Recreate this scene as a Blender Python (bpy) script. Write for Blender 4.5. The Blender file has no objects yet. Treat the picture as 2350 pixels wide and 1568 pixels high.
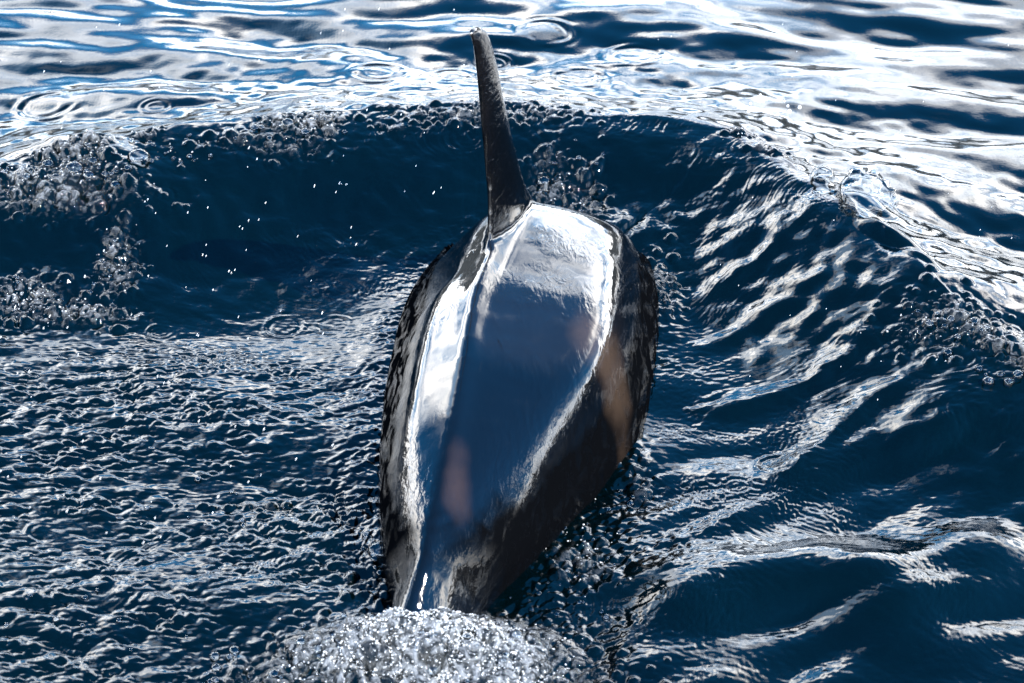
import bpy, bmesh, math, random
import numpy as np
from mathutils import Vector

# ------------------------------------------------------------------ camera, world, sun, exposure
scene = bpy.context.scene
COL = scene.collection
R = math.radians

CAM_D, PITCH = 13.0, R(30.0)
CAM = np.array([0.0, -CAM_D * math.cos(PITCH), CAM_D * math.sin(PITCH)])
cam_data = bpy.data.cameras.new('camera')
cam = bpy.data.objects.new('camera', cam_data)
COL.objects.link(cam)
cam.location = CAM
cam.rotation_euler = (R(90) - PITCH, 0, 0)
cam_data.lens = 100.0
cam_data.sensor_width = 36.0
cam_data.clip_end = 20000
cam_data.dof.use_dof = True
cam_data.dof.focus_distance = 12.7
cam_data.dof.aperture_fstop = 3.2
scene.camera = cam

SUN_ELEV, SUN_AZ = R(42), R(128)          # azimuth clockwise from +Y (away from the camera)
world = bpy.data.worlds.new('World')
scene.world = world
world.use_nodes = True
wn, wl = world.node_tree.nodes, world.node_tree.links
wn.clear()


def wnode(t, **kw):
    n = wn.new(t)
    for k, v in kw.items():
        setattr(n, k, v)
    return n


def wmath(op, a, b=None, clamp=False):
    n = wnode('ShaderNodeMath', operation=op, use_clamp=clamp)
    for i, v in enumerate((a, b)):
        if v is None:
            continue
        if isinstance(v, (int, float)):
            n.inputs[i].default_value = v
        else:
            wl.new(v, n.inputs[i])
    return n.outputs[0]


w_out = wnode('ShaderNodeOutputWorld')
w_bg = wnode('ShaderNodeBackground')
w_bg.inputs['Strength'].default_value = 0.13
w_sky = wnode('ShaderNodeTexSky', sky_type='NISHITA', sun_disc=False)
w_sky.sun_elevation = SUN_ELEV
w_sky.sun_rotation = SUN_AZ
w_sky.altitude = 0
w_sky.air_density = 1.0
w_sky.dust_density = 0.0
w_sky.ozone_density = 2.0
w_tc = wnode('ShaderNodeTexCoord')
w_sep = wnode('ShaderNodeSeparateXYZ')
wl.new(w_tc.outputs['Generated'], w_sep.inputs[0])
w_z = wmath('ADD', wmath('MAXIMUM', w_sep.outputs['Z'], 0.0), 0.22)
w_cmb = wnode('ShaderNodeCombineXYZ')
wl.new(wmath('DIVIDE', w_sep.outputs['X'], w_z), w_cmb.inputs[0])
wl.new(wmath('DIVIDE', w_sep.outputs['Y'], w_z), w_cmb.inputs[1])
w_cmb.inputs[2].default_value = 3.7          # picks one cloud field
w_n1 = wnode('ShaderNodeTexNoise')
w_n1.inputs['Scale'].default_value = 1.1
w_n1.inputs['Detail'].default_value = 7
w_n1.inputs['Roughness'].default_value = 0.55
w_n1.inputs['Distortion'].default_value = 0.3
wl.new(w_cmb.outputs[0], w_n1.inputs['Vector'])
w_r1 = wnode('ShaderNodeMapRange', interpolation_type='SMOOTHSTEP')
w_r1.inputs['From Min'].default_value = 0.50
w_r1.inputs['From Max'].default_value = 0.66
wl.new(wmath('ADD', w_n1.outputs['Fac'], wmath('MULTIPLY', wmath('SUBTRACT', 0.51, w_sep.outputs['Z']), 0.50)), w_r1.inputs['Value'])
w_n2 = wnode('ShaderNodeTexNoise')
w_n2.inputs['Scale'].default_value = 2.6
w_n2.inputs['Detail'].default_value = 6
wl.new(w_cmb.outputs[0], w_n2.inputs['Vector'])
w_ramp = wnode('ShaderNodeValToRGB')
w_ramp.color_ramp.elements[0].position = 0.36
w_ramp.color_ramp.elements[0].color = (0.15, 0.24, 0.36, 1)
w_ramp.color_ramp.elements[1].position = 0.60
w_ramp.color_ramp.elements[1].color = (1.0, 0.97, 0.93, 1)
wl.new(w_n2.outputs['Fac'], w_ramp.inputs['Fac'])
w_cl = wnode('ShaderNodeVectorMath', operation='SCALE')
w_cl.inputs['Scale'].default_value = 25.0
wl.new(w_ramp.outputs['Color'], w_cl.inputs[0])
w_mix = wnode('ShaderNodeMix', data_type='RGBA')
wl.new(w_r1.outputs['Result'], w_mix.inputs['Factor'])
w_tint = wnode('ShaderNodeVectorMath', operation='MULTIPLY')
w_tint.inputs[1].default_value = (0.08, 0.52, 0.77)      # the deep, saturated blue of the photograph's sky
wl.new(w_sky.outputs['Color'], w_tint.inputs[0])
wl.new(w_tint.outputs[0], w_mix.inputs['A'])
wl.new(w_cl.outputs[0], w_mix.inputs['B'])
wl.new(w_mix.outputs['Result'], w_bg.inputs['Color'])
wl.new(w_bg.outputs[0], w_out.inputs['Surface'])

sun_data = bpy.data.lights.new('sun', 'SUN')
sun_data.energy = 4.0
sun_data.angle = R(0.5)
sun_data.color = (1.0, 0.90, 0.78)
sun = bpy.data.objects.new('sun', sun_data)
COL.objects.link(sun)
sun_dir = Vector((math.sin(SUN_AZ) * math.cos(SUN_ELEV), math.cos(SUN_AZ) * math.cos(SUN_ELEV), math.sin(SUN_ELEV)))
sun.rotation_euler = sun_dir.to_track_quat('Z', 'Y').to_euler()
sun.location = sun_dir * 30

scene.view_settings.view_transform = 'Standard'
scene.view_settings.look = 'None'
scene.view_settings.gamma = 1.0
scene.view_settings.exposure = 2.35
scene.cycles.use_denoising = True
scene.cycles.max_bounces = 8
scene.cycles.transparent_max_bounces = 16
scene.cycles.caustics_reflective = False
scene.cycles.caustics_refractive = False

# ------------------------------------------------------------------ helpers
PXM = 0.36 / 2350.0                        # pixels below are on a 2350 x 1568 copy of the photograph
_F = np.array([0, math.cos(PITCH), -math.sin(PITCH)])
_U = np.array([0, math.sin(PITCH), math.cos(PITCH)])


def ray(px, py):
    return _F + np.array([(px - 1175) * PXM, 0, 0]) + _U * (-(py - 784) * PXM)


def at_z(px, py, z=0.0):
    d = ray(px, py)
    return CAM + d * ((z - CAM[2]) / d[2])


def at_y(px, py, y):
    d = ray(px, py)
    return CAM + d * ((y - CAM[1]) / d[1])


def smooth(a, b, x):
    t = np.clip((x - a) / (b - a), 0, 1)
    return t * t * (3 - 2 * t)


def new_obj(name, me, mat=None, parent=None):
    o = bpy.data.objects.new(name, me)
    COL.objects.link(o)
    if mat:
        me.materials.append(mat)
    if parent:
        o.parent = parent
    return o


def tag(o, label=None, cat=None, group=None, kind=None):
    for k, v in (('label', label), ('category', cat), ('group', group), ('kind', kind)):
        if v:
            o[k] = v
    return o


def shade_smooth(me):
    me.polygons.foreach_set('use_smooth', np.ones(len(me.polygons), dtype=bool))


def catmull(pts, n):
    P = np.array(pts, float)
    P = np.vstack([2 * P[0] - P[1], P, 2 * P[-1] - P[-2]])
    out = []
    for i in range(1, len(P) - 2):
        t = np.linspace(0, 1, n, endpoint=False)[:, None]
        a, b, c, d = P[i - 1:i + 3]
        out.append(0.5 * (2 * b + (c - a) * t + (2 * a - 5 * b + 4 * c - d) * t ** 2 + (3 * b - a - 3 * c + d) * t ** 3))
    out.append(P[-2][None])
    return np.vstack(out)


def poly_dist(X, Y, pl):
    """distance to a polyline, and the parameter 0..1 along it"""
    best = np.full(X.shape, 1e9, np.float32)
    par = np.zeros(X.shape, np.float32)
    side = np.zeros(X.shape, np.float32)
    n = len(pl) - 1
    for i in range(n):
        a, b = pl[i], pl[i + 1]
        d = b - a
        L2 = d @ d + 1e-12
        t = np.clip(((X - a[0]) * d[0] + (Y - a[1]) * d[1]) / L2, 0, 1)
        ex, ey = X - a[0] - t * d[0], Y - a[1] - t * d[1]
        q = np.hypot(ex, ey)
        m = q < best
        best[m] = q[m]
        par[m] = ((i + t) / n)[m]
        side[m] = np.sign(d[0] * ey - d[1] * ex)[m]
    return best, par, side


class Field:
    """periodic band-limited noise with its choppy horizontal displacement"""

    def __init__(self, seed, size, lam_min, lam_max, aniso=1.0, rot=0.0, n=512, slope=-1.0):
        rng = np.random.default_rng(seed)
        self.size, self.n = size, n
        k = np.fft.fftfreq(n, d=size / n)
        kx, ky = np.meshgrid(k, k, indexing='ij')
        c, s = math.cos(rot), math.sin(rot)
        ka, kb = (kx * c + ky * s) * aniso, -kx * s + ky * c
        kk = np.hypot(ka, kb) + 1e-9
        lam = 1 / kk
        w = np.exp(-(np.maximum(0, np.log(lam_min / lam)) / 0.25) ** 2) * np.exp(-(np.maximum(0, np.log(lam / lam_max)) / 0.25) ** 2)
        w *= kk ** slope
        w[0, 0] = 0
        spec = np.fft.fft2(rng.standard_normal((n, n))) * w
        kt = np.hypot(kx, ky) + 1e-9
        h = np.fft.ifft2(spec).real
        dx = np.fft.ifft2(spec * 1j * kx / kt).real
        dy = np.fft.ifft2(spec * 1j * ky / kt).real
        sd = h.std()
        self.a = np.stack([h, dx, dy], -1).astype(np.float32) / sd

    def __call__(self, x, y):
        n = self.n
        u, v = (np.asarray(x) / self.size * n), (np.asarray(y) / self.size * n)
        i, j = np.floor(u).astype(np.int64), np.floor(v).astype(np.int64)
        f, g = (u - i)[..., None].astype(np.float32), (v - j)[..., None].astype(np.float32)
        i0, j0, i1, j1 = i % n, j % n, (i + 1) % n, (j + 1) % n
        f, g = f * f * (3 - 2 * f) * 0.5 + f * 0.5, g * g * (3 - 2 * g) * 0.5 + g * 0.5
        a = self.a
        return (a[i0, j0] * (1 - f) + a[i1, j0] * f) * (1 - g) + (a[i0, j1] * (1 - f) + a[i1, j1] * f) * g


def mat_new(name):
    m = bpy.data.materials.new(name)
    m.use_nodes = True
    nt = m.node_tree
    nt.nodes.clear()
    out = nt.nodes.new('ShaderNodeOutputMaterial')
    return m, nt, out


# ------------------------------------------------------------------ the water surface
def pix_line(pts, z=0.0, n=6):
    return catmull([at_z(x, y, z)[:2] for x, y in pts], n)


# graded grid: dense where the photograph looks, growing out to the horizon
NX, NY = 1040, 900
y_in = np.linspace(-2.9, 4.6, NY)
g = np.cumsum(0.0085 * 1.18 ** np.arange(1, 68))
y_all = np.concatenate([y_in[0] - g[::-1], y_in, y_in[-1] + g])
u_in = np.linspace(-1, 1, NX)
gu = np.cumsum(0.0021 * 1.18 ** np.arange(1, 68))
u_all = np.concatenate([-1 - gu[::-1], u_in, 1 + gu])
half = np.interp(y_all, [-2.9, 4.6], [2.45, 3.30])
Y = np.repeat(y_all[:, None], len(u_all), 1).astype(np.float32)
X = (half[:, None] * u_all[None, :]).astype(np.float32)
SP = np.maximum(np.abs(np.gradient(X, axis=1)), np.abs(np.gradient(Y, axis=0)))     # grid spacing: detail fades where the grid cannot carry it
F_FINE, F_MID, F_BIG = smooth(0.035, 0.014, SP), smooth(0.14, 0.06, SP), smooth(0.45, 0.18, SP)
near = (np.exp(-np.maximum(0, np.abs(X) - 3.2) / 4.0) * np.exp(-np.maximum(0, Y - 5.0) / 6.0) * np.exp(-np.maximum(0, -3.2 - Y) / 4.0)).astype(np.float32)

CREST_PX = [(-700, 640), (-350, 480), (0, 372), (300, 312), (560, 272), (800, 252), (1100, 240), (1400, 262), (1650, 290),
            (1790, 350), (1900, 425), (2040, 545), (2150, 640), (2270, 745), (2420, 860), (2650, 1010)]
CREST_A = [.10, .18, .24, .27, .27, .27, .26, .26, .28, .30, .31, .31, .29, .25, .20, .10]
crest = catmull([(*at_z(x, y, a)[:2], a) for (x, y), a in zip(CREST_PX, CREST_A)], 6)


def froth(turb):
    """centres and radii of the small bubbles crowding the broken water"""
    rng = np.random.default_rng(8)
    inner = (np.abs(u_all) <= 1)[None, :] & ((y_all > -2.9) & (y_all < 4.6))[:, None]
    w = (np.clip(turb, 0, 1) ** 1.5 * inner).ravel().astype(np.float64)
    pick = rng.choice(w.size, 1500, p=w / w.sum())
    rad = 0.011 + 0.030 * rng.random(1500) ** 4 + 0.008 * rng.random(1500)
    return list(zip(X.ravel()[pick], Y.ravel()[pick], rad))


def height(X, Y):
    H = np.zeros_like(X)
    D = np.zeros(X.shape + (2,), np.float32)
    foam = np.zeros_like(X)
    # ---- swell everywhere
    sw = Field(3, 9.0, 0.55, 1.6, aniso=2.0, rot=R(-10), n=512, slope=-1.2)
    sw2 = Field(11, 5.0, 0.20, 0.5, aniso=1.9, rot=R(-10), n=512, slope=-1.2)
    far = Field(5, 900.0, 14, 60, n=512)
    # ---- breaking ring the animal pushes ahead
    d, par, side = poly_dist(X, Y, crest[:, :2])
    A = np.interp(par, np.linspace(0, 1, len(crest)), crest[:, 2]).astype(np.float32)
    inside = side < 0
    wig = Field(21, 4.0, 0.12, 0.5, n=256)(X, Y)[..., 0]
    dw = d + np.where(inside, 0, 0) + 0.012 * wig
    face_w = np.interp(par, [0.35, 0.65], [1.40, 0.95]).astype(np.float32)
    prof_in = 1 - smooth(0.0, 1.0, dw / face_w)
    prof_out = np.exp(-np.maximum(dw, 0) / 0.75)
    ring = np.where(inside, A * prof_in - 0.06 * smooth(0, 1, d / 1.1), A * prof_out)
    H += ring * near * F_BIG
    ins = np.where(inside, smooth(0, 0.10, d), 0).astype(np.float32)
    outs = 1 - ins
    s1, s2 = sw(X, Y), sw2(X, Y)
    a1 = (0.017 * outs + 0.009 * ins) * np.maximum(near, 0.6) * F_BIG
    a2 = (0.0030 * outs + 0.0010 * ins) * np.maximum(near, 0.6) * F_MID
    H += a1 * s1[..., 0] + a2 * s2[..., 0]
    D -= (a1 * 0.8)[..., None] * s1[..., 1:] + (a2 * 0.8)[..., None] * s2[..., 1:]
    H += 0.05 * far(X, Y)[..., 0] * (1 - near) * smooth(9.0, 4.0, SP)
    # ---- streaming ripples, radial from the animal
    cx, cy = 0.10, -0.25
    th = np.arctan2(Y - cy, X - cx)
    r = np.hypot(X - cx, (Y - cy))
    warp = Field(31, 6.0, 0.5, 1.5, n=256)(X, Y)[..., 0]
    pol = Field(41, 2 * math.pi, 0.012, 0.045, aniso=1.0, n=2048, slope=-0.6)
    thw = th + 0.06 * warp
    pr = pol(thw, (np.log(r + 0.25) * 0.30 + 0.08 * warp + 3))
    amp_pol = (0.00035 + 0.0006 * smooth(1.3, 0.3, np.abs(r - 1.45))) * ins * near
    patch = Field(43, 6.0, 0.35, 1.2, aniso=1.6, n=256)(X, Y)[..., 0]
    amp_pol = amp_pol * np.clip(0.55 + 0.6 * patch, 0.05, 1.6)
    # the smooth dark hollow on the left
    hol = at_z(490, 545, 0.1)
    hollow = np.exp(-(((X - hol[0]) / 0.75) ** 2 + ((Y - hol[1]) / 0.36) ** 2))
    hol2 = at_z(1950, 640, 0.1)
    hollow2 = np.exp(-(((X - hol2[0] - 0.4 * (Y - hol2[1])) / 0.5) ** 2 + ((Y - hol2[1]) / 0.45) ** 2))
    calm = 1 - 0.62 * np.clip(hollow + 0.7 * hollow2, 0, 1)
    amp_pol = amp_pol * calm * F_FINE
    H += amp_pol * pr[..., 0]
    # ---- choppy small waves, left of and behind the animal
    ch1 = Field(51, 3.0, 0.024, 0.075, aniso=2.0, rot=R(-10), n=1024, slope=-1.0)(X, Y)
    ch2 = Field(53, 3.0, 0.09, 0.22, aniso=1.5, n=512, slope=-1.0)(X, Y)
    p0 = at_z(0, 830)
    lowleft = smooth(0.15, -0.5, Y + 0.30 * (X + 1.0)) * smooth(0.35, -0.45, X)
    amp_c = lowleft * near * calm * np.clip(0.8 + 0.3 * patch, 0.2, 1.5) * F_FINE
    thin = 0.22 * ins * near * calm * F_FINE
    c1 = 0.0019 * amp_c * np.clip(0.9 + 0.45 * wig, 0.2, 2) + 0.0020 * thin
    c2 = 0.0034 * amp_c + 0.0016 * thin
    H += c1 * ch1[..., 0] + c2 * ch2[..., 0]
    D -= (c1 * 0.9)[..., None] * ch1[..., 1:] + (c2 * 0.9)[..., None] * ch2[..., 1:]
    # ---- longer swell in the smooth water at the lower right
    se = Field(57, 4.0, 0.22, 0.70, aniso=2.2, rot=R(24), n=512, slope=-1.2)(X, Y)
    se_a = 0.0085 * smooth(0.35, 0.9, X - 0.25 * (Y + 0.8)) * smooth(-0.45, -1.0, Y) * near
    H += se_a * se[..., 0]
    D -= (0.8 * se_a)[..., None] * se[..., 1:]
    # ---- agitated rim round the body
    rim = np.exp(-np.maximum(0, np.hypot((X - 0.02) / 0.80, (Y + 0.85) / 1.75) - 0.95) / 0.16) * near
    ch3 = Field(61, 2.0, 0.025, 0.16, aniso=1.5, rot=R(20), n=1024, slope=-1.3)(X, Y)
    H += 0.0026 * rim * np.clip(0.45 + 0.55 * warp + 0.35 * wig, 0.0, 1.4) * ch3[..., 0]
    # ---- lumpy turbulent water along the broken crest and in the wake
    lump = Field(71, 3.0, 0.06, 0.20, n=1024, slope=-0.8)(X, Y)
    lump_s = Field(73, 2.0, 0.025, 0.06, n=1024, slope=-0.8)(X, Y)
    turb = np.zeros_like(X)

    def blob(px, py, rx, ry, k, z=0.0, rot=0.0):
        p = at_z(px, py, z)
        ex, ey = X - p[0], Y - p[1]
        c, s = math.cos(rot), math.sin(rot)
        return k * np.exp(-(((ex * c + ey * s) / rx) ** 2 + ((-ex * s + ey * c) / ry) ** 2))

    broken = np.exp(-((d - 0.10) / 0.16) ** 2) * inside * smooth(0.46, 0.36, par) * near
    broken_r = np.exp(-((d - 0.04) / 0.09) ** 2) * inside * smooth(0.80, 0.84, par) * near * 0.8
    broken, broken_r = broken * F_MID, broken_r * F_MID
    tongue = np.clip(0.45 + 0.75 * Field(77, 4.0, 0.22, 0.7, aniso=1.3, n=256)(X, Y)[..., 0], 0, 1)
    broken = broken * tongue
    turb = np.maximum(turb, broken)
    turb = np.maximum(turb, broken_r)
    for b in ((120, 440, .45, .16, 1.0, .2), (60, 660, .22, .16, .9, .05), (180, 690, .25, .10, .9, .03), (270, 590, .10, .25, .9, .06),
              (1260, 420, .12, .35, .75, .15), (1340, 440, .12, .3, .6, .15), (1120, 265, .5, .10, .7, .26), (620, 330, .4, .12, .5, .25),
              (2180, 800, .35, .22, .55, .1), (1000, 1440, .42, .22, 1.3, .05), (820, 1460, .30, .18, 1.1, .03), (1060, 1540, .5, .2, 1.2, 0),
              (660, 1520, .3, .12, .7, 0), (1330, 1270, .18, .22, .6, 0), (1470, 1080, .07, .28, .5, 0), (840, 1310, .12, .16, .5, 0),
              (600, 1130, .25, .05, .5, 0), (1700, 300, .09, .06, 1.0, .28), (1760, 340, .10, .06, .8, .28), (1520, 640, .10, .25, .6, 0.05)):
        turb = np.maximum(turb, blob(*b))
    H += turb * np.clip(1 - blob(1010, 1440, .50, .32, 1.1, .1), 0.08, 1) * (0.010 * lump[..., 0] + 0.0016 * lump_s[..., 0])
    dome = np.zeros_like(X)
    for bx, by, br in froth(turb):
        j0, j1 = np.searchsorted(y_all, (by - br, by + br))
        hw = half[min(j0, len(half) - 1)]
        i0, i1 = np.searchsorted(u_all, ((bx - br) / hw - 0.004, (bx + br) / hw + 0.004))
        q2 = (X[j0:j1, i0:i1] - bx) ** 2 + (Y[j0:j1, i0:i1] - by) ** 2
        dome[j0:j1, i0:i1] = np.maximum(dome[j0:j1, i0:i1], 0.62 * br * np.maximum(1 - q2 / (br * br), 0) ** 0.75)
    H += dome * np.clip(1.15 - blob(1010, 1440, .45, .3, 1.4, .1), 0.0, 1)
    churn = Field(79, 2.0, 0.09, 0.40, aniso=0.65, rot=R(18), n=512, slope=-1.3)(X, Y)
    wk = np.clip(blob(1010, 1440, .40, .24, 1.2, .1) + blob(820, 1490, .35, .18, .9), 0, 1)
    H += wk * 0.012 * churn[..., 0] + wk * 0.0022 * lump_s[..., 0]
    D -= (wk * 0.009)[..., None] * churn[..., 1:]
    D -= (turb * 0.006)[..., None] * lump[..., 1:]
    # wake mound where the tail stock goes under
    H += blob(1010, 1425, .32, .17, 0.16, .1) + blob(860, 1470, .28, .14, 0.07) + blob(1090, 1540, .3, .2, 0.04)
    # pile-up round the shoulders
    H += blob(1380, 520, .30, .22, 0.10, .1) + blob(1500, 640, .12, .4, 0.06, .05)
    # ---- single wave ridges on the right
    for pts, a, wf, wn_ in (
            ([(1430, 1262), (1600, 1195), (1750, 1135), (1900, 1068), (2050, 1022), (2200, 1005), (2380, 990)], .055, .22, .11),
            ([(1540, 918), (1700, 908), (1850, 882), (1960, 848), (2090, 785)], .028, .09, .06),
            ([(1420, 1405), (1520, 1352), (1650, 1312), (1850, 1300), (2050, 1318), (2200, 1330)], .085, .24, .22),
            ([(1950, 1480), (2060, 1392), (2200, 1318), (2290, 1245), (2390, 1150)], .10, .30, .20),
            ([(1330, 1470), (1480, 1500), (1620, 1530), (1800, 1580)], .05, .25, .2),
            ([(1560, 690), (1750, 640), (1900, 570)], .02, .07, .05),
            ([(1530, 800), (1750, 740), (1950, 690)], .016, .07, .05),
            ([(1750, 1110), (1880, 1020), (2010, 945), (2150, 935)], .03, .08, .05),
            ([(1000, 570), (918, 700), (868, 850), (848, 1000), (852, 1150), (880, 1300)], .03, .16, .16),
            ([(20, 440), (180, 430), (300, 500), (290, 600)], .05, .12, .10)):
        pl = pix_line(pts)
        q, t, sd_ = poly_dist(X, Y, pl)
        up = sd_ > 0
        e = np.where(up, np.exp(-(q / wf) ** 2), np.exp(-(q / wn_) ** 2))
        H += a * e * smooth(0.0, 0.3, t) * smooth(1.0, 0.7, t) * near
    # ---- rings where drops fell
    for px, py, z, rr, a in ((1457, 143, 0, .17, .006), (770, 716, 0, .085, .004), (380, 478, .1, .06, .004), (1790, 1043, 0, .10, .0045),
                             (115, 265, 0, .17, .006), (1395, 1409, 0, .11, .006), (640, 375, .2, .07, .004), (740, 350, .2, .08, .004),
                             (1000, 440, .1, .07, .003), (430, 596, 0, .05, .004), (655, 715, 0, .10, .004), (1330, 205, 0, .17, .006),
                             (870, 205, 0, .16, .005), (1040, 205, 0, .13, .005), (1250, 90, 0, .16, .005), (360, 268, .05, .08, .004),
                             (2260, 940, 0, .14, .004), (2300, 850, 0, .10, .005), (100, 1190, 0, .08, .004), (360, 730, 0, .06, .004),
                             (560, 660, .0, .22, .003), (950, 880, 0, .06, .003), (350, 815, 0, .05, .004), (700, 840, 0, .07, .004),
                             (1690, 1090, 0, .07, .003), (240, 1490, 0, .09, .006), (30, 1420, 0, .05, .006), (1130, 160, 0, .10, .005)):
        p = at_z(px, py, z)
        q = np.hypot(X - p[0], Y - p[1])
        H += 0.55 * a * np.clip(0.7 + 0.5 * wig, 0, 1.5) * np.cos((q - rr) * 2 * math.pi / (rr * 0.5)) * np.exp(-((q - rr * 0.85) / (rr * 0.36)) ** 2)
    # smooth bulges of water lifting off the crest
    for px, py, z, rx, ry, rot, hh in ((1985, 450, .28, .17, .17, 0, .05), (1890, 410, .28, .07, .07, 0, .03), (2050, 545, .28, .26, .10, R(-48), .06), (2120, 615, .25, .14, .06, R(-50), .03)):
        p = at_z(px, py, z)
        ex, ey = X - p[0], Y - p[1]
        c, s_ = math.cos(rot), math.sin(rot)
        q2 = ((ex * c + ey * s_) / rx) ** 2 + ((-ex * s_ + ey * c) / ry) ** 2
        H += hh * np.maximum(1 - q2, 0) ** 1.6 * (1 + 0.12 * wig)
    # ---- foam cover
    fn = 0.5 + 0.5 * np.tanh(1.3 * lump_s[..., 0] + 0.9 * lump[..., 0])
    foam = np.clip(turb, 0, 1) * fn + np.clip(blob(1020, 1430, .34, .18, 1.6, .1) + blob(850, 1480, .3, .14, 1.0) + blob(1080, 1530, .25, .15, .8), 0, 1) * (0.45 + 0.55 * fn)
    return H, D, np.clip(foam, 0, 1), turb


H, D, FOAM, TURB = height(X, Y)
co = np.stack([X + D[..., 0], Y + D[..., 1], H], -1).astype(np.float32)
ny_, nx_ = X.shape
idx = np.arange(ny_ * nx_, dtype=np.int32).reshape(ny_, nx_)
quads = np.stack([idx[:-1, :-1], idx[:-1, 1:], idx[1:, 1:], idx[1:, :-1]], -1).reshape(-1)
me = bpy.data.meshes.new('water')
me.vertices.add(ny_ * nx_)
me.vertices.foreach_set('co', co.reshape(-1))
nq = len(quads) // 4
me.loops.add(nq * 4)
me.loops.foreach_set('vertex_index', quads)
me.polygons.add(nq)
me.polygons.foreach_set('loop_start', np.arange(0, nq * 4, 4, dtype=np.int32))
shade_smooth(me)
me.update(calc_edges=True)
fa = me.attributes.new('foam', 'FLOAT', 'POINT')
fa.data.foreach_set('value', FOAM.reshape(-1).astype(np.float32))


def water_material():
    m, nt, out = mat_new('sea_water')
    N, L = nt.nodes, nt.links
    p = N.new('ShaderNodeBsdfPrincipled')
    p.inputs['IOR'].default_value = 1.34
    at = N.new('ShaderNodeAttribute')
    at.attribute_name = 'foam'
    geo = N.new('ShaderNodeNewGeometry')
    n1 = N.new('ShaderNodeTexNoise')
    n1.inputs['Scale'].default_value = 60
    n1.inputs['Detail'].default_value = 3
    L.new(geo.outputs['Position'], n1.inputs['Vector'])
    n2 = N.new('ShaderNodeTexNoise')
    n2.inputs['Scale'].default_value = 1.3
    n2.inputs['Detail'].default_value = 2
    L.new(geo.outputs['Position'], n2.inputs['Vector'])
    mc = N.new('ShaderNodeMix')
    mc.data_type = 'RGBA'
    mc.inputs['A'].default_value = (0.00003, 0.0006, 0.0013, 1)
    mc.inputs['B'].default_value = (0.00003, 0.0014, 0.0017, 1)
    L.new(n2.outputs['Fac'], mc.inputs['Factor'])
    fm = N.new('ShaderNodeMapRange')
    fm.inputs['From Min'].default_value = 0.25
    fm.inputs['From Max'].default_value = 1.0
    fm.inputs['To Max'].default_value = 1.0
    L.new(at.outputs['Fac'], fm.inputs['Value'])
    mf = N.new('ShaderNodeMix')
    mf.data_type = 'RGBA'
    mf.inputs['B'].default_value = (0.62, 0.70, 0.80, 1)
    fz = N.new('ShaderNodeTexNoise')
    fz.inputs['Scale'].default_value = 17
    fz.inputs['Detail'].default_value = 7
    fz.inputs['Roughness'].default_value = 0.68
    fz.inputs['Distortion'].default_value = 1.4
    L.new(geo.outputs['Position'], fz.inputs['Vector'])
    web = N.new('ShaderNodeMapRange')
    web.inputs['From Min'].default_value = 0.42
    web.inputs['From Max'].default_value = 0.72
    web.inputs['To Min'].default_value = 0.004
    web.inputs['To Max'].default_value = 0.30
    L.new(fz.outputs['Fac'], web.inputs['Value'])
    sq = N.new('ShaderNodeMath')
    sq.operation = 'POWER'
    sq.inputs[1].default_value = 1.6
    L.new(fm.outputs['Result'], sq.inputs[0])
    fx = N.new('ShaderNodeMath')
    fx.operation = 'MULTIPLY'
    L.new(sq.outputs[0], fx.inputs[0])
    L.new(web.outputs['Result'], fx.inputs[1])
    L.new(fx.outputs[0], mf.inputs['Factor'])
    L.new(mc.outputs['Result'], mf.inputs['A'])
    L.new(mf.outputs['Result'], p.inputs['Base Color'])
    p.inputs['Roughness'].default_value = 0.03
    bp = N.new('ShaderNodeBump')
    bp.inputs['Strength'].default_value = 0.10
    bp.inputs['Distance'].default_value = 0.004
    L.new(n1.outputs['Fac'], bp.inputs['Height'])
    bp.inputs['Strength'].default_value = 0.12
    fb = N.new('ShaderNodeMath')
    fb.operation = 'MULTIPLY'
    L.new(fm.outputs['Result'], fb.inputs[0])
    L.new(fz.outputs['Fac'], fb.inputs[1])
    bp2 = N.new('ShaderNodeBump')
    bp2.inputs['Strength'].default_value = 0.7
    bp2.inputs['Distance'].default_value = 0.02
    L.new(fb.outputs[0], bp2.inputs['Height'])
    L.new(bp.outputs['Normal'], bp2.inputs['Normal'])
    L.new(bp2.outputs['Normal'], p.inputs['Normal'])
    L.new(p.outputs[0], out.inputs['Surface'])
    return m


WATER = water_material()
sea = new_obj('water', me, WATER)
tag(sea, 'dark blue rippled sea water with a breaking ring wave', 'water', kind='structure')


def water_z(x, y):
    j = np.clip(np.searchsorted(y_all, y), 0, ny_ - 1)
    hw = half[j]
    i = np.clip(np.searchsorted(u_all, x / hw), 0, nx_ - 1)
    return float(H[j, i])


# ------------------------------------------------------------------ low dark land round the horizon, added out of view to darken level reflections
bm = bmesh.new()
random.seed(4)
seg = 180
hn = Field(91, 2 * math.pi, 0.12, 1.2, n=256, slope=-1.0)
ths = np.linspace(0, 2 * math.pi, seg, endpoint=False)
hv = hn(ths, ths * 0)[..., 0]
hv2 = hn(ths, ths * 0 + 1.3)[..., 0]
prof = []
for i, th in enumerate(ths):
    hh = 235 + 70 * hv[i]
    rr = 2600 + 200 * hv2[i]
    prof.append([bm.verts.new((rr * k * math.cos(th), rr * k * math.sin(th), z)) for k, z in
                 ((0.90, -3), (0.94, 0.25 * hh + 20 * hv2[i]), (1.0, 0.72 * hh - 25 * hv2[i]), (1.08, hh), (1.3, -5))])
for i in range(seg):
    a, b = prof[i], prof[(i + 1) % seg]
    for j in range(4):
        bm.faces.new((a[j], b[j], b[j + 1], a[j + 1]))
bmesh.ops.recalc_face_normals(bm, faces=bm.faces)
me_h = bpy.data.meshes.new('added_hills')
bm.to_mesh(me_h)
bm.free()
shade_smooth(me_h)
m, nt, out = mat_new('added_dark_hillside')
p = nt.nodes.new('ShaderNodeBsdfPrincipled')
p.inputs['Roughness'].default_value = 0.9
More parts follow.
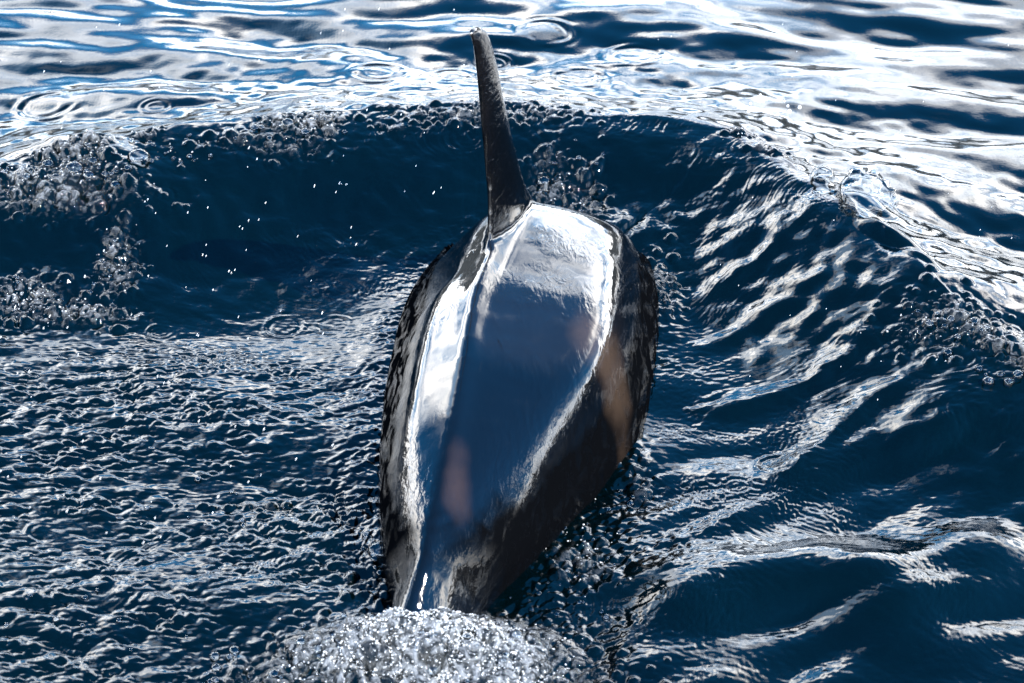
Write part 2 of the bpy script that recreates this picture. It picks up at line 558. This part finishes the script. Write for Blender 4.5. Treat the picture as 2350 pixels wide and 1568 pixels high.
nz = nt.nodes.new('ShaderNodeTexNoise')
nz.inputs['Scale'].default_value = 0.01
nz.inputs['Detail'].default_value = 8
gg = nt.nodes.new('ShaderNodeNewGeometry')
nt.links.new(gg.outputs['Position'], nz.inputs['Vector'])
rp = nt.nodes.new('ShaderNodeValToRGB')
rp.color_ramp.elements[0].color = (0.010, 0.016, 0.018, 1)
rp.color_ramp.elements[1].color = (0.030, 0.036, 0.040, 1)
nt.links.new(nz.outputs['Fac'], rp.inputs['Fac'])
nt.links.new(rp.outputs['Color'], p.inputs['Base Color'])
nt.links.new(p.outputs[0], out.inputs['Surface'])
added_hills = new_obj('added_hills', me_h, m)
tag(added_hills, 'unseen dark land added round the horizon to darken low reflections', 'added_hills', kind='structure')


# ------------------------------------------------------------------ the orca
def loft(rings, cap=True):
    bm = bmesh.new()
    vs = [[bm.verts.new(p) for p in ring] for ring in rings]
    n = len(rings[0])
    for a, b in zip(vs[:-1], vs[1:]):
        for i in range(n):
            bm.faces.new((a[i], a[(i + 1) % n], b[(i + 1) % n], b[i]))
    if cap:
        bm.faces.new(vs[0][::-1])
        bm.faces.new(vs[-1])
    bmesh.ops.recalc_face_normals(bm, faces=bm.faces)
    return bm


# five lines along the back, read off the photograph where they show: ridge, shoulders, waterline edges
RIDGE_Z = [(560, .565), (700, .55), (850, .52), (1000, .45), (1150, .34), (1300, .22), (1350, .165)]


def body_line(px_pts, zdrop, ahead, behind, ze=-0.04):
    """3D points along one line of the back; ahead and behind continue it under water"""
    rz = np.array(RIDGE_Z)
    pts = []
    for x, y in px_pts:
        z = float(np.interp(y, rz[:, 0], rz[:, 1])) - zdrop if zdrop is not None else ze
        pts.append(at_z(x, y, z))
    P = np.array(list(behind) + sorted([tuple(p) for p in pts], key=lambda p: p[1]) + list(ahead))
    return catmull(P, 8)


YS = np.concatenate([np.linspace(-3.3, -2.3, 8, endpoint=False), np.linspace(-2.3, 1.2, 46, endpoint=False), np.linspace(1.2, 2.6, 14)])


def line_at(L):
    o = np.argsort(L[:, 1])
    return np.interp(YS, L[o, 1], L[o, 0]), np.interp(YS, L[o, 1], L[o, 2])


ridge = line_at(body_line([(1112, 630), (1088, 700), (1062, 850), (1037, 1000), (1007, 1150), (972, 1300), (960, 1345)], 0.0,
                          [(0.01, .30, .535), (0.06, .55, .42), (0.12, .85, .20), (0.18, 1.15, -.06), (0.30, 1.6, -.42), (0.43, 2.05, -.72), (0.53, 2.4, -.92), (0.57, 2.6, -1.03)],
                          [(-0.60, -3.3, -.62), (-0.53, -2.85, -.30), (-0.455, -2.5, -.06)]))
sh_r = line_at(body_line([(1400, 700), (1352, 850), (1262, 1000), (1195, 1150), (1118, 1300), (1080, 1350)], 0.09,
                         [(0.50, .30, .39), (0.53, .55, .25), (0.58, .85, .02), (0.64, 1.15, -.22), (0.72, 1.6, -.55), (0.74, 2.05, -.80), (0.70, 2.4, -.97), (0.60, 2.6, -1.05)],
                         [(-0.54, -3.3, -.66), (-0.44, -2.85, -.37), (-0.31, -2.5, -.13)]))
sh_l = line_at(body_line([(1035, 632), (988, 700), (950, 850), (925, 1000), (912, 1150), (905, 1300), (915, 1350)], 0.09,
                         [(-0.20, .30, .41), (-0.19, .55, .25), (-0.20, .85, .02), (-0.20, 1.15, -.20), (-0.04, 1.6, -.53), (0.15, 2.05, -.80), (0.36, 2.4, -.97), (0.54, 2.6, -1.05)],
                         [(-0.66, -3.3, -.66), (-0.62, -2.85, -.37), (-0.57, -2.5, -.13)]))
ed_r = line_at(body_line([(1475, 560), (1512, 700), (1500, 850), (1462, 1000), (1345, 1150), (1215, 1300), (1135, 1375)], None,
                         [(0.80, 1.15, -.40), (0.86, 1.6, -.72), (0.84, 2.05, -.92), (0.74, 2.4, -1.02), (0.61, 2.6, -1.08)],
                         [(-0.50, -3.3, -.72), (-0.40, -2.8, -.52), (-0.24, -2.35, -.26)]))
ed_l = line_at(body_line([(1045, 560), (935, 700), (893, 850), (874, 1000), (870, 1150), (886, 1300), (915, 1375)], None,
                         [(-0.36, 1.15, -.40), (-0.16, 1.6, -.70), (0.08, 2.05, -.92), (0.32, 2.4, -1.02), (0.53, 2.6, -1.08)],
                         [(-0.70, -3.3, -.72), (-0.65, -2.8, -.52), (-0.61, -2.45, -.26)], 0.05))
belly = np.interp(YS, [-3.3, -2.6, -2.0, -1.0, 0.0, 1.2, 2.0, 2.6], [-.80, -.72, -.75, -.90, -1.02, -1.16, -1.22, -1.12])


def closed_spline(C, n):
    C = np.array(C)
    out = []
    m = len(C)
    for i in range(m):
        a, b, c, d = C[(i - 1) % m], C[i], C[(i + 1) % m], C[(i + 2) % m]
        for t in np.linspace(0, 1, n, endpoint=False):
            out.append(0.5 * (2 * b + (c - a) * t + (2 * a - 5 * b + 4 * c - d) * t * t + (3 * b - a - 3 * c + d) * t ** 3))
    return np.array(out)


def section(i):
    r, a, b, c, d = [np.array([q[0][i], q[1][i]]) for q in (ridge, sh_r, ed_r, sh_l, ed_l)]
    bz = min(belly[i], b[1] - 0.05, d[1] - 0.05)
    mid = 0.5 * (b[0] + d[0])
    cr = r * 0.45 + a * 0.55 + np.array([0, 0.25 * (r[1] - a[1])])
    cl = r * 0.45 + c * 0.55 + np.array([0, 0.25 * (r[1] - c[1])])
    C = [r, cr, a, a * 0.45 + b * 0.55 + np.array([0.02, 0.0]), b,
         np.array([b[0] * 0.92 + mid * 0.08, b[1] * 0.5 + bz * 0.5]), np.array([mid, bz]),
         np.array([d[0] * 0.92 + mid * 0.08, d[1] * 0.5 + bz * 0.5]), d, d * 0.55 + c * 0.45 - np.array([0.02, 0.0]), c, cl]
    S = closed_spline(C, 7)
    keel = (0.018 + 0.022 * float(smooth(-1.3, -0.4, YS[i]))) * float(np.clip((r[1] + 0.2) / 0.3, 0, 1))
    S[:, 1] += keel * np.exp(-((S[:, 0] - r[0]) / 0.045) ** 2) * (S[:, 1] > bz + 0.5 * (r[1] - bz))
    return [(x, YS[i], z) for x, z in S]


bm = loft([section(i) for i in range(len(YS))])
me_b = bpy.data.meshes.new('orca_body')
bm.to_mesh(me_b)
bm.free()
parts = [me_b]

# dorsal fin: leading and trailing edge as (distance behind the front of the base, height)
FIN_H = R(13)
fin_o = np.array([-0.112, -0.22, 0.47])      # rear of the base on the ridge
fwd = np.array([math.sin(FIN_H), math.cos(FIN_H), 0])
rgt = np.array([math.cos(FIN_H), -math.sin(FIN_H), 0])
FIN = catmull([  # height, trailing edge (forward of fin_o), leading edge, half thickness, lean to the right
    (-0.15, -0.55, 0.90, 0.075, 0.00),
    (0.02, -0.14, 0.78, 0.062, 0.00),
    (0.14, 0.025, 0.66, 0.060, -0.004),
    (0.30, 0.085, 0.555, 0.053, -0.012),
    (0.50, 0.075, 0.455, 0.046, -0.022),
    (0.70, 0.035, 0.350, 0.040, -0.026),
    (0.90, -0.03, 0.235, 0.034, -0.022),
    (1.06, -0.10, 0.120, 0.028, -0.018),
    (1.17, -0.165, 0.015, 0.021, -0.012),
    (1.225, -0.20, -0.075, 0.013, -0.018),
    (1.245, -0.19, -0.13, 0.006, -0.02)], 4)
rings = []
for h, te, le, th, ln in FIN:
    ring = []
    n = 28
    for i in range(n):
        a = 2 * math.pi * i / n
        t = 0.5 - 0.5 * math.cos(a)          # 0 leading .. 1 trailing
        w = th * (1.48 * math.sqrt(max(t, 0)) - 0.63 * t - 1.76 * t ** 2 + 1.42 * t ** 3 - 0.505 * t ** 4) * 2.0 + 0.006 * math.sin(math.pi * t)
        sgn = 1 if a <= math.pi else -1
        p = fin_o + fwd * (le + (te - le) * t) + rgt * (sgn * w + ln) + np.array([0, 0, h])
        ring.append(tuple(p))
    rings.append(ring)
bm = loft(rings)
me_f = bpy.data.meshes.new('fin')
bm.to_mesh(me_f)
bm.free()
parts.append(me_f)


def paddle(root, axis, chord_dir, length, chord, thick):
    root, axis, chord_dir = np.array(root), np.array(axis) / np.linalg.norm(axis), np.array(chord_dir) / np.linalg.norm(chord_dir)
    nrm = np.cross(axis, chord_dir)
    rg = []
    for t in np.linspace(0, 1, 10):
        c = chord * (0.55 + 0.9 * t - 1.1 * t ** 2) * (1 if t < 0.9 else 0.6)
        th = thick * (1 - 0.75 * t)
        ring = []
        for i in range(16):
            a = 2 * math.pi * i / 16
            ring.append(tuple(root + axis * length * t + chord_dir * (c * 0.5 * math.cos(a) - 0.18 * length * t * t) + nrm * th * 0.5 * math.sin(a)))
        rg.append(ring)
    b = loft(rg)
    mm = bpy.data.meshes.new('paddle')
    b.to_mesh(mm)
    b.free()
    return mm


parts.append(paddle((0.75, 1.35, -0.75), (0.85, -0.25, -0.45), (0.2, 0.95, 0.1), 0.9, 0.5, 0.12))
parts.append(paddle((-0.10, 1.45, -0.75), (-0.85, 0.05, -0.45), (-0.1, 0.95, 0.1), 0.9, 0.5, 0.12))
parts.append(paddle((-0.56, -3.10, -0.66), (0.9, -0.25, -0.12), (0.1, 0.9, 0.45), 0.85, 0.55, 0.10))
parts.append(paddle((-0.60, -3.10, -0.66), (-0.9, -0.05, -0.12), (0.1, 0.9, 0.45), 0.85, 0.55, 0.10))

bm = bmesh.new()
for mm in parts:
    bm.from_mesh(mm)
me_all = bpy.data.meshes.new('orca_raw')
bm.to_mesh(me_all)
bm.free()
tmp = bpy.data.objects.new('orca_raw', me_all)
COL.objects.link(tmp)
mod = tmp.modifiers.new('remesh', 'REMESH')
mod.mode = 'VOXEL'
mod.voxel_size = 0.016
mod2 = tmp.modifiers.new('smooth', 'SMOOTH')
mod2.factor = 0.5
mod2.iterations = 5
dg = bpy.context.evaluated_depsgraph_get()
me_o = bpy.data.meshes.new_from_object(tmp.evaluated_get(dg))
me_o.name = 'orca'
bpy.data.objects.remove(tmp)
for mm in parts + [me_all]:
    bpy.data.meshes.remove(mm)
shade_smooth(me_o)


def orca_material():
    m, nt, out = mat_new('wet_orca_skin')
    N, L = nt.nodes, nt.links
    p = N.new('ShaderNodeBsdfPrincipled')
    geo = N.new('ShaderNodeTexCoord')
    sep = N.new('ShaderNodeSeparateXYZ')
    L.new(geo.outputs['Object'], sep.inputs[0])

    def mt(op, a, b=None, clamp=False):
        n = N.new('ShaderNodeMath')
        n.operation = op
        n.use_clamp = clamp
        for i, v in enumerate((a, b)):
            if v is None:
                continue
            if isinstance(v, (int, float)):
                n.inputs[i].default_value = v
            else:
                L.new(v, n.inputs[i])
        return n.outputs[0]

    def noise(scale, detail=3, vec=None, dist=0.0):
        n = N.new('ShaderNodeTexNoise')
        n.inputs['Scale'].default_value = scale
        n.inputs['Detail'].default_value = detail
        n.inputs['Distortion'].default_value = dist
        L.new(vec or geo.outputs['Object'], n.inputs['Vector'])
        return n.outputs['Fac']

    def mapr(v, a, b, c=0.0, d=1.0):
        n = N.new('ShaderNodeMapRange')
        n.interpolation_type = 'SMOOTHSTEP'
        for k, q in (('From Min', a), ('From Max', b), ('To Min', c), ('To Max', d)):
            n.inputs[k].default_value = q
        L.new(v, n.inputs['Value'])
        return n.outputs['Result']

    # dusky saddle behind the fin; two brown patches paint sunlight into the colour
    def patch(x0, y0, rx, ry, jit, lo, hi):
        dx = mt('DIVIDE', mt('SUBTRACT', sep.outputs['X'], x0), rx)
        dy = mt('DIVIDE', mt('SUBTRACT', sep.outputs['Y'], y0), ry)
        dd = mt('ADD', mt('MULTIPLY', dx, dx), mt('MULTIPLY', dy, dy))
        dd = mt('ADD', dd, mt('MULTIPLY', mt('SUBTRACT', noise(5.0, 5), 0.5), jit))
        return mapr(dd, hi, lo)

    def mixc(f, a, colr):
        n = N.new('ShaderNodeMix')
        n.data_type = 'RGBA'
        L.new(f, n.inputs['Factor'])
        if isinstance(a, tuple):
            n.inputs['A'].default_value = a
        else:
            L.new(a, n.inputs['A'])
        n.inputs['B'].default_value = colr
        return n.outputs['Result']

    col = mixc(patch(0.10, -0.55, 0.42, 0.55, 0.8, 0.5, 1.1), (0.0008, 0.0010, 0.0014, 1), (0.0030, 0.0030, 0.0036, 1))
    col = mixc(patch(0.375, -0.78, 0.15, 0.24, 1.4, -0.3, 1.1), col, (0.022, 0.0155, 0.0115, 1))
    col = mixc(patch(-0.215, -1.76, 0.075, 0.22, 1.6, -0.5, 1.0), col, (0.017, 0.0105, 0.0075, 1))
    # white flank patch near the waterline on the right
    fl = mt('MULTIPLY', mapr(sep.outputs['X'], 0.70, 0.74), mapr(sep.outputs['Z'], 0.10, 0.04))
    fl = mt('MULTIPLY', fl, mt('MULTIPLY', mapr(sep.outputs['Y'], -0.85, -0.55), mapr(sep.outputs['Y'], 0.05, -0.25)))
    mix2 = N.new('ShaderNodeMix')
    mix2.data_type = 'RGBA'
    mix2.inputs['B'].default_value = (0.10, 0.10, 0.095, 1)
    L.new(fl, mix2.inputs['Factor'])
    L.new(col, mix2.inputs['A'])
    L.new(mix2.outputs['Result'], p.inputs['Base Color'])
    p.inputs['IOR'].default_value = 1.5
    flank = mapr(mt('ADD', sep.outputs['Z'], mt('MULTIPLY', mt('SUBTRACT', noise(7, 5, None, 0.6), 0.5), 0.16)), 0.33, 0.22)
    lx = mt('SUBTRACT', sep.outputs['X'], mt('MULTIPLY', sep.outputs['Y'], 0.085))
    lx = mt('ADD', lx, mt('MULTIPLY', mt('SUBTRACT', noise(8, 5, None, 0.6), 0.5), 0.07))
    flank = mt('MAXIMUM', flank, mapr(lx, -0.335, -0.385))
    flank = mt('MULTIPLY', flank, mapr(sep.outputs['Y'], -2.25, -1.9))
    mp3 = N.new('ShaderNodeMapping')
    mp3.inputs['Scale'].default_value = (30, 7, 14)
    L.new(geo.outputs['Object'], mp3.inputs['Vector'])
    streak = mapr(noise(1.0, 5, mp3.outputs[0], 1.0), 0.48, 0.78, 0.0, 0.035)
    L.new(mt('ADD', mt('MULTIPLY', mt('SUBTRACT', 1.0, flank), 0.5), mt('MULTIPLY', flank, streak)), p.inputs['Specular IOR Level'])
    L.new(mt('MAXIMUM', mapr(noise(9, 5), 0.46, 0.74, 0.045, 0.16), mt('MULTIPLY', flank, 0.07)), p.inputs['Roughness'])
    # water running off: streaky film, patchy
    mp = N.new('ShaderNodeMapping')
    mp.inputs['Scale'].default_value = (14, 5, 9)
    mp.inputs['Rotation'].default_value = (0, 0, R(25))
    L.new(geo.outputs['Object'], mp.inputs['Vector'])
    film = noise(1.0, 4, mp.outputs[0], 1.2)
    mask = mapr(noise(2.2, 2), 0.42, 0.62)
    side = mapr(sep.outputs['Z'], 0.42, 0.20)
    amt = mt('MAXIMUM', mt('MULTIPLY', mask, 0.40), mt('MULTIPLY', side, 0.40))
    mp2 = N.new('ShaderNodeMapping')
    mp2.inputs['Scale'].default_value = (42, 17, 30)
    mp2.inputs['Rotation'].default_value = (0, 0, R(28))
    L.new(geo.outputs['Object'], mp2.inputs['Vector'])
    fine = noise(1.0, 3, mp2.outputs[0], 0.8)
    crown = mt('MULTIPLY', mapr(sep.outputs['Y'], -0.75, -0.15), mapr(noise(2.6, 2), 0.36, 0.56))
    shoulder = mapr(mt('ABSOLUTE', mt('SUBTRACT', sep.outputs['Z'], 0.30)), 0.16, 0.04)
    fine_amt = mt('ADD', mt('MULTIPLY', mt('MAXIMUM', crown, mt('MULTIPLY', shoulder, 0.7)), 0.30), 0.012)
    hgt = mt('ADD', mt('MULTIPLY', film, amt), mt('MULTIPLY', noise(3.0, 2), 0.5))
    hgt = mt('ADD', hgt, mt('MULTIPLY', fine, fine_amt))
    bp = N.new('ShaderNodeBump')
    bp.inputs['Strength'].default_value = 0.5
    bp.inputs['Distance'].default_value = 0.02
    L.new(hgt, bp.inputs['Height'])
    L.new(bp.outputs['Normal'], p.inputs['Normal'])
    L.new(p.outputs[0], out.inputs['Surface'])
    return m


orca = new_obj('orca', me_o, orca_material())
tag(orca, 'wet black orca with tall dorsal fin arching out of the dark sea', 'orca')


# ------------------------------------------------------------------ bubbles, splash and drops
def thin_film(name, tint, rough=0.02, base=0.03):
    m, nt, out = mat_new(name)
    N, L = nt.nodes, nt.links
    tr = N.new('ShaderNodeBsdfTransparent')
    tr.inputs['Color'].default_value = tint
    gl = N.new('ShaderNodeBsdfGlossy')
    gl.inputs['Roughness'].default_value = rough
    fr = N.new('ShaderNodeFresnel')
    fr.inputs['IOR'].default_value = 1.33
    nz = N.new('ShaderNodeTexNoise')
    nz.inputs['Scale'].default_value = 25
    geo = N.new('ShaderNodeNewGeometry')
    L.new(geo.outputs['Position'], nz.inputs['Vector'])
    bp = N.new('ShaderNodeBump')
    bp.inputs['Strength'].default_value = 0.25
    bp.inputs['Distance'].default_value = 0.01
    L.new(nz.outputs['Fac'], bp.inputs['Height'])
    L.new(bp.outputs['Normal'], gl.inputs['Normal'])
    L.new(bp.outputs['Normal'], fr.inputs['Normal'])
    ad = N.new('ShaderNodeMath')
    ad.operation = 'ADD'
    ad.use_clamp = True
    ad.inputs[1].default_value = base
    L.new(fr.outputs[0], ad.inputs[0])
    mx = N.new('ShaderNodeMixShader')
    L.new(ad.outputs[0], mx.inputs['Fac'])
    L.new(tr.outputs[0], mx.inputs[1])
    L.new(gl.outputs[0], mx.inputs[2])
    L.new(mx.outputs[0], out.inputs['Surface'])
    return m


FILM = thin_film('bubble_film', (0.93, 0.97, 1.0, 1))
bm = bmesh.new()
bmesh.ops.create_uvsphere(bm, u_segments=20, v_segments=14, radius=1.0)
bmesh.ops.bisect_plane(bm, geom=bm.verts[:] + bm.edges[:] + bm.faces[:], plane_co=(0, 0, -0.25), plane_no=(0, 0, -1), clear_outer=True)
bub_me = bpy.data.meshes.new('bubble')
bm.to_mesh(bub_me)
bm.free()
shade_smooth(bub_me)
bub_me.materials.append(FILM)
rng = random.Random(17)


def add_bubble(px, py, r, label, group, z0=0.0, sq=1.0):
    p = at_z(px, py, z0)
    for _ in range(4):                      # let it settle on the water where the ray meets it
        z0 = water_z(p[0], p[1])
        p = at_z(px, py, z0 + 0.2 * r)
    o = bpy.data.objects.new('bubble', bub_me)
    COL.objects.link(o)
    o.location = (p[0], p[1], water_z(p[0], p[1]) + 0.05 * r)
    o.scale = (r * rng.uniform(0.95, 1.1), r * rng.uniform(0.95, 1.1), r * sq * rng.uniform(0.75, 0.95))
    o.rotation_euler = (0, 0, rng.uniform(0, 6.28))
    tag(o, label, 'bubble', group)
    return o


for px, py, r in ((318, 362, .055), (170, 388, .048), (128, 400, .034), (205, 398, .03), (110, 375, .03), (660, 285, .034), (700, 300, .026),
                  (212, 360, .026), (240, 372, .022), (585, 300, .022), (60, 400, .024), (265, 420, .028), (300, 470, .02), (10, 395, .02)):
    add_bubble(px, py, r, 'large clear bubble riding in the froth of the broken ring wave crest', 'large bubbles on the broken crest')
CLUSTERS = (
    ('small clear bubble among the froth along the broken ring wave crest', 'small bubbles on the broken crest',
     [(60 + 40 * i, 395 - 9 * i + (i % 3) * 18) for i in range(18)], 60, 26, (.008, .018), 64),
    ('small clear bubble in the patch of foam trailing inside the ring wave', 'bubbles in the trailing foam',
     [(40, 650), (90, 700), (160, 690), (230, 640), (280, 590), (110, 830)], 45, 35, (.006, .014), 34),
    ('small clear bubble in the churned water in front of the dorsal fin', 'bubbles in front of the fin',
     [(1245, 430), (1280, 460), (1350, 420), (1330, 480), (1300, 380)], 30, 40, (.006, .018), 18),
    ('clear bubble in the white wake where the tail stock goes under', 'bubbles in the wake',
     [(860, 1270), (900, 1300), (620, 1560), (480, 1545), (820, 1420), (1090, 1500), (1150, 1480), (980, 1530), (560, 1500), (700, 1480)], 50, 30, (.008, .024), 60),
    ('clear bubble in the churned water beside the right flank of the orca', 'bubbles beside the flank',
     [(1330, 1210), (1400, 1280), (1300, 1330), (1420, 1140), (1220, 1400), (1360, 1400)], 45, 45, (.006, .018), 30),
    ('clear bubble on the lumpy broken end of the ring wave', 'bubbles on the lumpy wave end',
     [(2230, 750), (2130, 735), (2270, 880), (2210, 840), (2170, 790), (2330, 860)], 45, 30, (.008, .028), 24),
    ('lone clear bubble on the choppy water', 'lone bubbles on the chop',
     [(240, 1470), (35, 1420), (520, 1250), (650, 1120), (380, 1160), (580, 1330), (160, 1370), (450, 1400)], 90, 60, (.007, .016), 26),
)
for label, group, spots, sx, sy, (r0, r1), n in CLUSTERS:
    for k in range(n):
        bx, by = spots[k % len(spots)]
        add_bubble(bx + rng.gauss(0, sx * 0.6), by + rng.gauss(0, sy * 0.6), r0 + (r1 - r0) * rng.random() ** 2, label, group)
add_bubble(868, 1262, .045, 'large clear bubble pressed against the left side of the tail stock', None)
big = add_bubble(1985, 445, .145, 'big clear dome of water bulging up from the wave crest', None, 0.3, 0.9)
big.data = bub_me.copy()
big.name = 'water_dome'
big['category'] = 'water dome'
dn = Field(83, 2.0, 0.5, 1.4, n=128)
for v in big.data.vertices:
    k = 1 + 0.13 * float(dn(v.co.x + 0.3 * v.co.z, v.co.y + 0.5 * v.co.z)[0])
    v.co = v.co * k
    v.co.x += 0.25 * max(v.co.z, 0) ** 2
add_bubble(1888, 402, .06, 'clear bulge of water on the crest beside the big dome', None, 0.3, 1.0)
add_bubble(1248, 428, .034, 'round clear bubble in the froth ahead of the dorsal fin', None)

# drops in the air
drop_m, nt, out = mat_new('water_drop')
p = nt.nodes.new('ShaderNodeBsdfPrincipled')
p.inputs['Base Color'].default_value = (0.75, 0.80, 0.85, 1)
p.inputs['Transmission Weight'].default_value = 0.6
p.inputs['IOR'].default_value = 1.33
p.inputs['Roughness'].default_value = 0.05
nt.links.new(p.outputs[0], out.inputs['Surface'])
bm = bmesh.new()
bmesh.ops.create_icosphere(bm, subdivisions=2, radius=1.0)
for v in bm.verts:                           # a drop drawn out along its fall
    v.co.x *= 1 - 0.25 * v.co.z
    v.co.y *= 1 - 0.25 * v.co.z
drop_me = bpy.data.meshes.new('water_drop')
bm.to_mesh(drop_me)
bm.free()
shade_smooth(drop_me)
drop_me.materials.append(drop_m)


def add_drop(px, py, z, r, stretch, label, group):
    p = at_z(px, py, z)
    o = bpy.data.objects.new('water_drop', drop_me)
    COL.objects.link(o)
    o.location = p
    o.scale = (r, r, r * stretch)
    o.rotation_euler = (R(rng.uniform(-8, 8)), R(25 + rng.uniform(-6, 6)), 0)
    tag(o, label, 'water drop', group)


for k in range(130):
    px, py = rng.uniform(0, 1100), rng.uniform(20, 1250)
    if px > 820 and 450 < py:
        px -= 500
    add_drop(px, py, rng.uniform(0.35, 1.0), rng.uniform(.0016, .0030), rng.uniform(2.0, 3.6), 'tiny bright water drop falling through the air left of the fin', 'falling drops left of the fin')
for px, py, n in ((525, 625, 3), (465, 590, 2), (552, 522, 2), (780, 418, 4)):
    for k in range(n):
        add_drop(px + 6 * k + rng.uniform(-3, 3), py + rng.uniform(-9, 9), 0.55, rng.uniform(.0018, .0032), rng.uniform(2, 3.2), 'bright water drop in a close bunch above the dark hollow', 'bunched drops')
for px, py in ((1745, 218), (1800, 232), (1812, 255), (1785, 262), (1835, 246), (1722, 238), (1718, 255), (1768, 256), (1808, 243)):
    add_drop(px, py, 0.42, rng.uniform(.006, .010), 1.05, 'round clear drop flung up above the curling wave crest', 'drops above the crest')
for k in range(46):
    px, py = rng.uniform(1500, 2330), rng.uniform(30, 1000)
    add_drop(px, py, rng.uniform(0.35, 0.8), rng.uniform(.0014, .0022), rng.uniform(1.4, 2.4), 'tiny water drop in the air right of the orca', 'falling drops right of the orca')


# froth: countless tiny bubbles and drops lying on the broken water, one object
frng = np.random.default_rng(29)
wts = np.zeros(X.shape, np.float64)
for px, py, z, rx, ry, k in ((1010, 1410, .12, .30, .13, 1.0), (850, 1470, .05, .26, .11, .8), (1080, 1520, .02, .28, .14, .7), (120, 400, .22, .35, .10, .55),
                             (310, 350, .24, .35, .06, .45), (660, 290, .26, .4, .05, .35), (60, 660, .05, .14, .10, .6), (200, 670, .04, .16, .06, .6),
                             (275, 590, .06, .05, .16, .5), (1290, 440, .15, .12, .22, .35), (1360, 1240, 0, .14, .2, .3), (1720, 310, .28, .14, .04, .7), (2200, 790, .15, .2, .12, .25)):
    q = at_z(px, py, z)
    wts += k * np.exp(-(((X - q[0]) / rx) ** 2 + ((Y - q[1]) / ry) ** 2))
wts *= (SP < 0.02) * (0.15 + FOAM) ** 1.3
NF = 4200
pick = frng.choice(wts.size, NF, p=(wts / wts.sum()).ravel())
cen = co.reshape(-1, 3)[pick] + frng.normal(0, 0.003, (NF, 3)) * np.array([1, 1, 0.4])
rad = 0.0016 + 0.0045 * frng.random(NF) ** 3
bm = bmesh.new()
bmesh.ops.create_icosphere(bm, subdivisions=1, radius=1.0)
bv = np.array([v.co[:] for v in bm.verts])
bf = np.array([[v.index for v in f.verts] for f in bm.faces])
bm.free()
FV = (cen[:, None, :] + bv[None] * rad[:, None, None] * np.array([1, 1, 0.85])).reshape(-1, 3)
FF = (bf[None] + (np.arange(NF) * len(bv))[:, None, None]).reshape(-1, 3)
me_fr = bpy.data.meshes.new('foam')
me_fr.from_pydata(FV.tolist(), [], FF.tolist())
shade_smooth(me_fr)
m, nt, out = mat_new('froth')
N, L = nt.nodes, nt.links
tr = N.new('ShaderNodeBsdfTransparent')
pb = N.new('ShaderNodeBsdfPrincipled')
pb.inputs['Base Color'].default_value = (0.70, 0.76, 0.82, 1)
pb.inputs['Roughness'].default_value = 0.08
pb.inputs['IOR'].default_value = 1.33
mx = N.new('ShaderNodeMixShader')
mx.inputs['Fac'].default_value = 0.30
L.new(tr.outputs[0], mx.inputs[1])
L.new(pb.outputs[0], mx.inputs[2])
L.new(mx.outputs[0], out.inputs['Surface'])
tag(new_obj('foam', me_fr, m), 'fine white froth on the broken crest and the wake', 'foam', kind='stuff')
